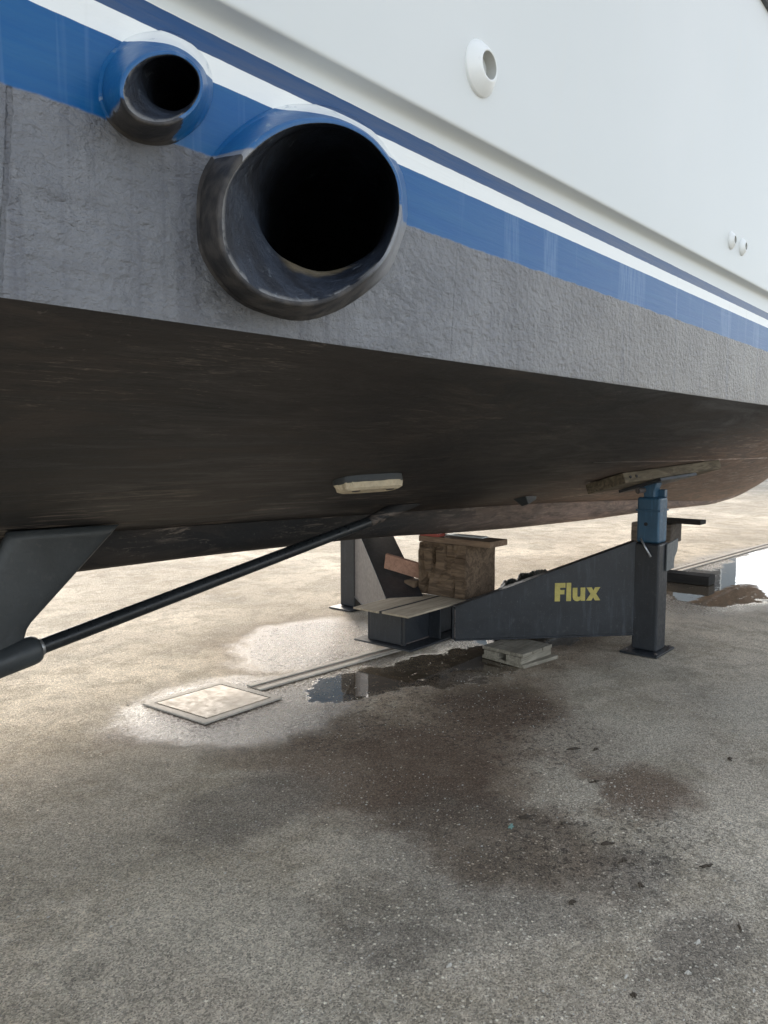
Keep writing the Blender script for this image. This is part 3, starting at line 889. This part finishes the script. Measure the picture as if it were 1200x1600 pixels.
def post(xc, yc, far):
    s = .085
    bm = box(xc - s, xc + s, yc - s, yc + s, .016, .735)
    po = mk('post', bm, M['steel'], stand, bevel=.014, seg=3)
    bp = BM()
    add_box(bp, xc - .18, xc + .15, yc - .125, yc + .125, .002, .015)
    mk('base_plate', bp, M['steel'], po, bevel=.002)
    # side bracket forward of the post with a curved lower edge
    pts = [(xc + s - .06, yc - s - .004, .725), (xc + s + .14, yc - s - .004, .745), (xc + s + .145, yc - s - .004, .69), (xc + s + .125, yc - s - .004, .655), (xc + s + .09, yc - s - .004, .625), (xc + s + .075, yc - s - .004, .59), (xc + s + .078, yc - s - .004, .55), (xc + s - .06, yc - s - .004, .545)]
    bb = BM(); add_poly_prism(bb, pts, (0, -.010, 0))
    mk('side_bracket', bb, M['bracket'], po, bevel=.002)
    # blue jack tube
    t = s - .010
    jt = mk('jack_tube', box(xc - t, xc + t, yc - t, yc + t, .736, 1.035 if not far else 1.03), M['blue'], stand, bevel=.014, seg=3)
    mk('jack_collar', box(xc - t - .006, xc + t + .006, yc - t - .006, yc + t + .006, .945, .957), M['blue'], jt, bevel=.002)
    hb_ = BM()
    tube(hb_, [(xc - t - .0015, yc + .012, .860), (xc - t + .006, yc + .012, .860)], .0125, 20)
    mk('pin_hole', hb_, M['black'], jt)
    rb = BM()
    tube(rb, [(xc - s - .012, yc + .035, .765), (xc - s - .016, yc + .005, .715), (xc - s - .02, yc - .038, .650)], [.007, .007, .008], 12)
    mk('lock_lever', rb, M['galv'], jt, smooth=True)
    # tapered swivel head
    hd = BM()
    zt = 1.115
    add_poly_prism(hd, [(xc - t + .01, yc - .03, 1.036), (xc - t + .01, yc + .035, 1.036), (xc - t + .01, yc + .04, 1.075), (xc - t + .01, yc + .085, zt - .01), (xc - t + .01, yc - .055, zt + .035), (xc - t + .01, yc - .03, 1.075)], (2 * t - .055, 0, 0))
    mk('swivel_head', hd, M['blue'], jt, bevel=.004)
    cp = BM(); add_box(cp, xc + t - .055, xc + t - .004, yc - t + .004, yc - t + .055, 1.035, 1.085)
    mk('jack_lug', cp, M['blue'], jt, bevel=.004)
    return po, jt
pn, jn = post(5.035, 1.868, False)
pf_, jf = post(4.79, 4.305, True)
def weld(pts, par, r=.0045):
    path = []
    a, b = Vector(pts[0]), Vector(pts[1]); n = int((b - a).length / .006)
    for i in range(n + 1):
        path.append(a + (b - a) * i / n + Vector((mn.noise(a + Vector((i * .7, 0, 0))) * .0015, 0, 0)))
    bm = BM(); tube(bm, path, [r * (1 + .35 * (i % 2)) for i in range(n + 1)], 8)
    mk('weld_bead', bm, M['steel_light'], par, smooth=True)
weld([(4.948, 1.953, .13), (4.948, 1.953, .72)], pn)
weld([(P0.x - .004, P0.y - .002, .125), (P0.x - .004, P0.y - .002, .32)], wr)
weld([(3.74, 2.958, .115), (4.03, 2.958, .115)], stand, .004)
for dx in (-.13, .12):
    for dy in (-.10, .10):
        bb = BM(); tube(bb, [(5.035 + dx, 1.868 + dy, .0155), (5.035 + dx, 1.868 + dy, .026)], .011, 6)
        mk('bolt', bb, M['steel_light'], pn)
# swivel pads following the hull bottom
def pad(c, Xp, sgn, jt):
    Xp = Vector((Xp[0], Xp[1], 0)).normalized()
    Yp = Vector((-Xp.y, Xp.x, 0))
    def zz(v): return zbot(v.x, v.y if sgn < 0 else 2 * YC - v.y)
    c = Vector((c[0], c[1], 0))
    sx = (zz(c + Xp * .4) - zz(c - Xp * .4)) / .8
    sy = (zz(c + Yp * .12) - zz(c - Yp * .12)) / .24
    X3 = Vector((Xp.x, Xp.y, sx)).normalized(); Y3 = Vector((Yp.x, Yp.y, sy)).normalized()
    Z3 = X3.cross(Y3).normalized()
    zc_ = min(zz(c + Xp * a + Yp * b) - (sx * a + sy * b) for a in (-.52, 0, .52) for b in (-.15, 0, .15))
    top = Vector((c.x, c.y, zc_ - .002))
    th = .033
    p_ = mk('hull_pad', obox(top - Z3 * th, X3 * .53, Y3 * .15, Z3 * th), M['padwood'], jt, bevel=.006)
    mk('pad_channel', obox(top - Z3 * (2 * th + .012) , X3 * .20, Y3 * .165, Z3 * .010), M['steel'], jt, bevel=.002)
    for ax in (-.47, -.41):
        b_ = BM(); q = top - Z3 * th + X3 * ax - Y3 * .151
        tube(b_, [q + Y3 * .01, q - Y3 * .004], .009, 12)
        mk('bolt_head', b_, M['black'], p_)
    nb_ = BM(); q = top - Z3 * .11 - X3 * .16 + Y3 * .02
    tube(nb_, [q - X3 * .04, q + X3 * .05], .018, 12)
    mk('swivel_bolt', nb_, M['steel_light'], jt)
pad((5.10, 1.885), (.97, -.25), -1, jn)
pad((4.85, 2 * YC - 1.885), (.97, .25), 1, jf)

# ================================================================== BLOCKING
def rough_block(name, x0, x1, y0, y1, z0, z1, mat, loc, rough=.012, cuts=14, seed=0, jag=None, rnd=.02):
    bm = BM(); bmesh.ops.create_grid(bm, x_segments=1, y_segments=1, size=.5); bm.clear()
    add_box(bm, x0, x1, y0, y1, z0, z1)
    bmesh.ops.bevel(bm, geom=bm.edges[:], offset=rnd, segments=2, affect='EDGES', profile=.6)
    bmesh.ops.subdivide_edges(bm, edges=[e for e in bm.edges if e.calc_length() > rnd * 2.2], cuts=cuts, use_grid_fill=True)
    bmesh.ops.triangulate(bm, faces=[f for f in bm.faces if len(f.verts) > 4])
    bm.normal_update()
    for v in bm.verts:
        n = mn.fractal(Vector((v.co.x * 9 + seed, v.co.y * 9, v.co.z * 5)), 1.0, 2.0, 4) * rough
        if jag and v.normal.x < -.5:
            n += jag(v.co)
        if v.normal.z < -.5: n = min(n, 0) * .2
        v.co += v.normal * n
    return mk(name, bm, mat, None, loc, smooth=False)
def jag(c):
    k_ = mn.noise(Vector((c.y * 26, c.z * 5, 3.3)))
    st = mn.noise(Vector((c.y * 15, c.z * 7, 9.1)))
    v = -.030 * max(0, k_ - .22) * 3
    if c.z > .40: v += -.014 * (1 if st > .15 else 0)
    if c.z > .655 and c.y > 3.02: v -= .02
    if c.z > .62 and c.y < 2.98: v += .014
    return v
blk = rough_block('timber_block', 4.27, 4.66, 2.835, 3.235, .3345, .700, M['oldwood'], (4.46, 3.03, .334), .004, 22, 2.0, jag, .018)
tag(blk, 'thick cracked timber block standing on the steel stand below the keel', 'wood block')
tag(rough_block('wood_offcut', 4.245, 4.36, 3.245, 3.34, .334, .420, M['oldwood'], (4.3, 3.29, .334), .004, 5, 5.0, None, .008), 'small squared wood offcut beside the left foot of the big timber block', 'wood offcut')
tag(mk('plank', box(4.30, 4.52, 2.66, 3.25, .7005, .741), M['plankwood'], None, (4.41, 2.95, .70), bevel=.003), 'brown plank lying across the top of the cracked timber block', 'plank')
tag(mk('shim', box(4.294, 4.38, 3.08, 3.24, .7425, .762), M['red'], None, (4.35, 3.1, .742), bevel=.003), 'flat red shim wedged between the plank and the keel', 'shim')
tag(mk('shim', box(4.42, 4.50, 2.80, 3.1, .7425, .750), M['white_fit'], None, (4.46, 2.95, .742), bevel=.001), 'thin white shim lying on the brown plank under the keel', 'shim')
# pink board leaning on the port arm
Xb = Vector((.10, -.42, -.085)); Zb = Vector((-.02, -.03, .10)).normalized() * .058
Yb = Xb.cross(Zb).normalized() * .012
pbc = Vector((4.30, 3.36, .505))
tag(mk('board', obox(pbc, Xb.normalized() * .17, Yb, Zb), M['pinkwood'], None, (4.3, 3.36, .45), bevel=.0015), 'pinkish offcut board leaning on edge behind the timber block', 'board')

# crumpled tarpaulin heap behind the starboard arm
def heap(c, rx, ry, h, seed):
    bm = BM(); N_, M_ = 90, 26
    rings = []
    for i in range(M_ + 1):
        s = i / M_
        r = []
        for j in range(N_):
            t = 2 * math.pi * j / N_
            x_, y_ = math.cos(t) * (1 - s), math.sin(t) * (1 - s)
            q = Vector((x_ * 2.2 + seed, y_ * 2.2, 0))
            fold = .45 * mn.noise(q * 1.4) + .55 * abs(mn.noise(Vector((q.x * 1.5, q.y * 6, 1)))) + .2 * abs(mn.noise(q * 9))
            z = h * (max(0, 1 - (1 - s) ** 4.5)) * (.80 + .30 * fold) + .004
            wob = 1 + .22 * mn.noise(Vector((math.cos(t) * 2, math.sin(t) * 2, seed)))
            r.append((c[0] + rx * x_ * wob, c[1] + ry * y_ * wob, c[2] + z))
        rings.append(r)
    ring_loft(bm, rings, True, (True, True))
    return bm
tag(mk('tarpaulin', heap((5.30, 2.86, 0), .62, .34, .40, 3.7), M['tarp'], None, (5.35, 2.98, 0), smooth=True), 'crumpled dark green tarpaulin heaped behind the lettered steel arm', 'tarpaulin')

# small pallet of boards on the wet ground
pal = thing('wood_pallet', 'small grey pallet of short boards lying on the wet ground by the stand', 'pallet', (4.27, 2.44, 0))
Xa = Vector((.30, -.02, 0)); 
def pal_box(a0, a1, b0, b1, z0, z1, name, rot=-4):
    c_ = Vector((4.285, 2.44, 0)); ca, sa = math.cos(R(rot)), math.sin(R(rot))
    pts = [(a0, b0), (a1, b0), (a1, b1), (a0, b1)]
    bm = BM()
    add_poly_prism(bm, [c_ + Vector((x_ * ca - y_ * sa, x_ * sa + y_ * ca, z0)) for x_, y_ in pts], (0, 0, z1 - z0))
    mk(name, bm, M['greywood'], pal, bevel=.003)
for i in range(3): pal_box(-.165 + i * .115, -.165 + i * .115 + .105, -.155, .155, .072, .094, 'top_slat')
for i in range(2): pal_box(-.17, .175, -.145 + i * .17, -.145 + i * .17 + .115, .026, .071, 'bearer')
pal_box(-.15, .20, -.175, .165, .003, .025, 'bottom_board', -9)

# ================================================================== SECOND KEEL SUPPORT FORWARD
tag(mk('ground_sleeper', box(7.66, 7.86, 2.27, 3.15, .004, .095), M['darkwood'], None, (7.76, 3.07, 0), bevel=.006), 'long dark sleeper lying in the puddle behind the blue jack', 'sleeper')
tag(rough_block('timber_block', 7.64, 7.95, 2.70, 3.02, .0965, .405, M['oldwood'], (7.8, 2.86, .096), .006, 10, 8.0), 'timber block stacked on the dark sleeper, mostly hidden by the post', 'wood block')
tag(rough_block('timber_block', 7.46, 7.78, 2.58, 2.98, .4065, .600, M['darkblock'], (7.6, 2.8, .406), .004, 10, 11.0), 'upper block under the far plank, seen either side of the blue jack', 'wood block')
tag(mk('plank', box(7.47, 7.64, 2.31, 2.76, .612, .652), M['darkwood'], None, (7.56, 2.5, .612), bevel=.004), 'dark grey plank end sticking out right of the blue jack', 'plank')

# ================================================================== COVER AND DRAIN CHANNEL
cov = thing('manhole_cover', 'square sandy inspection cover in a pale frame set in the wet ground', 'manhole cover', (2.52, 3.28, 0))
cq = [(2.245, 3.537), (2.277, 3.044), (2.790, 3.036), (2.765, 3.520)]
def shrink(q, d):
    c_ = Vector((sum(a for a, b in q) / 4, sum(b for a, b in q) / 4))
    return [tuple(Vector(p) + (c_ - Vector(p)).normalized() * d) for p in q]
inner = shrink(cq, .058)
fr = BM()
lo = [[(a, b, .002) for a, b in cq], [(a, b, .009) for a, b in cq], [(a, b, .010) for a, b in shrink(cq, .008)], [(a, b, .010) for a, b in inner], [(a, b, .002) for a, b in inner]]
ring_loft(fr, lo)
mk('frame', fr, M['kerbc'], cov)
cv = BM(); q2 = shrink(cq, .072)
add_poly_prism(cv, [(a, b, .004) for a, b in q2], (0, 0, .0065))
mk('lid', cv, M['cover'], cov, bevel=.002)
sl = BM(); add_poly_prism(sl, [(a, b, .0015) for a, b in shrink(cq, .05)], (0, 0, .001))
mk('gap_seal', sl, M['slot'], cov)
ch = BM()
A0, A1 = Vector((2.80, 3.288, 0)), Vector((24.0, 1.90, 0))
A1 = A0 + (Vector((11.2, 2.60, 0)) - A0).normalized() * 26
cd_ = (A1 - A0).normalized(); cn = Vector((-cd_.y, cd_.x, 0))
def strip(bm, o0, o1, z0, z1, mi):
    n0 = len(bm.faces)
    add_poly_prism(bm, [A0 + cn * o0 + Vector((0, 0, z0)), A1 + cn * o0 + Vector((0, 0, z0)), A1 + cn * o1 + Vector((0, 0, z0)), A0 + cn * o1 + Vector((0, 0, z0))], (0, 0, z1 - z0), mi)
strip(ch, -.062, -.026, .002, .012, 0)
strip(ch, .026, .062, .002, .012, 0)
strip(ch, -.0255, .0255, .001, .005, 1)
tag(mk('drain_channel', ch, [M['kerbc'], M['slot']]), kind='structure')

# ================================================================== BUILDINGS (seen in the puddles)
def building(name, label, x0, x1, y0, y1, h, mat, nwin):
    t = bpy.data.objects.new(name, None); COL.objects.link(t)
    t.location = ((x0 + x1) / 2, (y0 + y1) / 2, 0)
    tag(t, label, 'building')
    cx, cy = t.location.x, t.location.y
    def pm(nm, bm, m, par=t):
        for v in bm.verts: v.co -= Vector((cx, cy, 0))
        me = bpy.data.meshes.new(nm); bmesh.ops.recalc_face_normals(bm, faces=bm.faces[:]); bm.to_mesh(me); bm.free(); me.materials.append(m)
        o = bpy.data.objects.new(nm, me); COL.objects.link(o); o.parent = par; return o
    wall = pm('wall', box(x0, x1, y0, y1, .01, h), mat)
    pm('roof', box(x0 - .3, x1 + .3, y0 - .3, y1 + .3, h + .01, h + .35), M['broof'])
    n = nwin
    for i in range(n):
        xa = x0 + (x1 - x0) * (i + .25) / n; xb = xa + (x1 - x0) / n * .5
        f = pm('window', box(xa - .08, xb + .08, y0 - .05, y0 - .005, h * .32, h * .50), M['white_fit'])
        pm('pane', box(xa, xb, y0 - .07, y0 - .055, h * .33, h * .49), M['glass'], f)
    d = pm('door', box(cx - 1.6, cx + 1.6, y0 - .05, y0 - .005, .02, 3.2), M['strut'])
building('warehouse', 'pale grey warehouse beyond the yard mirrored in the right hand puddle', 5.0, 19.0, 41, 55, 13.5, M['bwall'], 4)
building('warehouse', 'slate blue shed beyond the yard mirrored in the puddle beside the cover', -10.5, -1.75, 38, 52, 14.0, M['bwall2'], 3)

# ================================================================== LITTER
def scrap(name, u_, v_, l, w_, mat, label, cat, rot, seed, group=None, h=.012):
    bm = BM(); n = 14
    rings = []
    for sc_, zz in ((1, .003), (1.0, .006), (.6, h * .8), (.2, h)):
        r = []
        for i in range(n):
            t = 2 * math.pi * i / n
            j = 1 + .9 * mn.noise(Vector((math.cos(t) * 3, math.sin(t) * 3, seed))) + .3 * math.sin(i * 2.4 + seed)
            x_, y_ = l * .7 * math.cos(t) * j * sc_, w_ * .6 * math.sin(t) * j * sc_
            r.append((u_ + x_ * math.cos(rot) - y_ * math.sin(rot), v_ + x_ * math.sin(rot) + y_ * math.cos(rot), zz * (1 + .6 * mn.noise(Vector((x_ * 60, y_ * 60, seed))))))
        rings.append(r)
    ring_loft(bm, rings, cap=(True, True))
    return tag(mk(name, bm, mat, None, (u_, v_, 0)), label, cat, group)
scrap('plastic_scrap', 2.358, 1.357, .022, .013, M['shard'], 'small greenish scrap of plastic on the ground below the pallet', 'scrap', .4, 1, h=.006)
LG = 'dead leaves and bark bits scattered over the near ground'
for i, (a, b, l, w_) in enumerate([(2.454, 1.353, .035, .012), (2.071, .977, .018, .012), (1.809, .679, .012, .012), (2.469, 1.034, .030, .012), (2.40, .95, .028, .010), (2.294, .852, .022, .014), (2.543, .723, .035, .012), (2.50, 1.22, .02, .008), (3.5, .919, .03, .012), (3.16, 1.5, .04, .012), (3.22, 1.42, .03, .014), (2.27, .55, .03, .006), (2.9, 1.28, .03, .010)]):
    scrap('dead_leaf', a, b, l, w_, M['leaf'], 'small dark dead leaf or bark bit lying on the rough ground', 'leaf', -.6 + .5 * (i % 3), i * 3.1, LG)
PG = 'pale chips and pebbles on the near ground'
for i, (a, b, l, w_) in enumerate([(2.122, .621, .014, .007), (1.86, .72, .012, .005), (2.02, .45, .012, .007), (1.98, .60, .013, .005), (2.16, .80, .007, .006), (2.2, .9, .006, .005), (1.6, 1.1, .010, .006)]):
    scrap('pebble', a, b, l, w_, M['stone'], 'small pale stone chip lying on the rough ground', 'pebble', -.5 + .4 * (i % 3), i * 5.3, PG)
# fine loose grit nobody could count, scattered as real stones
gm = BM()
rnd = random.Random(3)
for i in range(4200):
    x_, y_ = rnd.uniform(.9, 4.6), rnd.uniform(.25, 3.6)
    wx, wy = CT * x_ - ST * y_, ST * x_ + CT * y_
    if wy < 1.1 or abs(wx) > wy * .6 or mn.noise(Vector((x_ * 1.6, y_ * 1.6, 2))) < -.05: continue
    s = rnd.choice((.0016, .002, .0026, .0034)) * rnd.uniform(.8, 1.4)
    a = rnd.uniform(0, 6.28)
    ux, uy = math.cos(a) * s * rnd.uniform(1, 2), math.sin(a) * s
    vx, vy = -math.sin(a) * s, math.cos(a) * s
    q = [gm.verts.new((x_ + ux, y_ + uy, .0015)), gm.verts.new((x_ + vx, y_ + vy, .0015)), gm.verts.new((x_ - ux, y_ - uy, .0015)), gm.verts.new((x_ - vx, y_ - vy, .0015))]
    t_ = gm.verts.new((x_, y_, .0015 + s * .9))
    for j in range(4): gm.faces.new((q[j], q[(j + 1) % 4], t_))
tag(mk('grit', gm, M['stone']), kind='stuff')
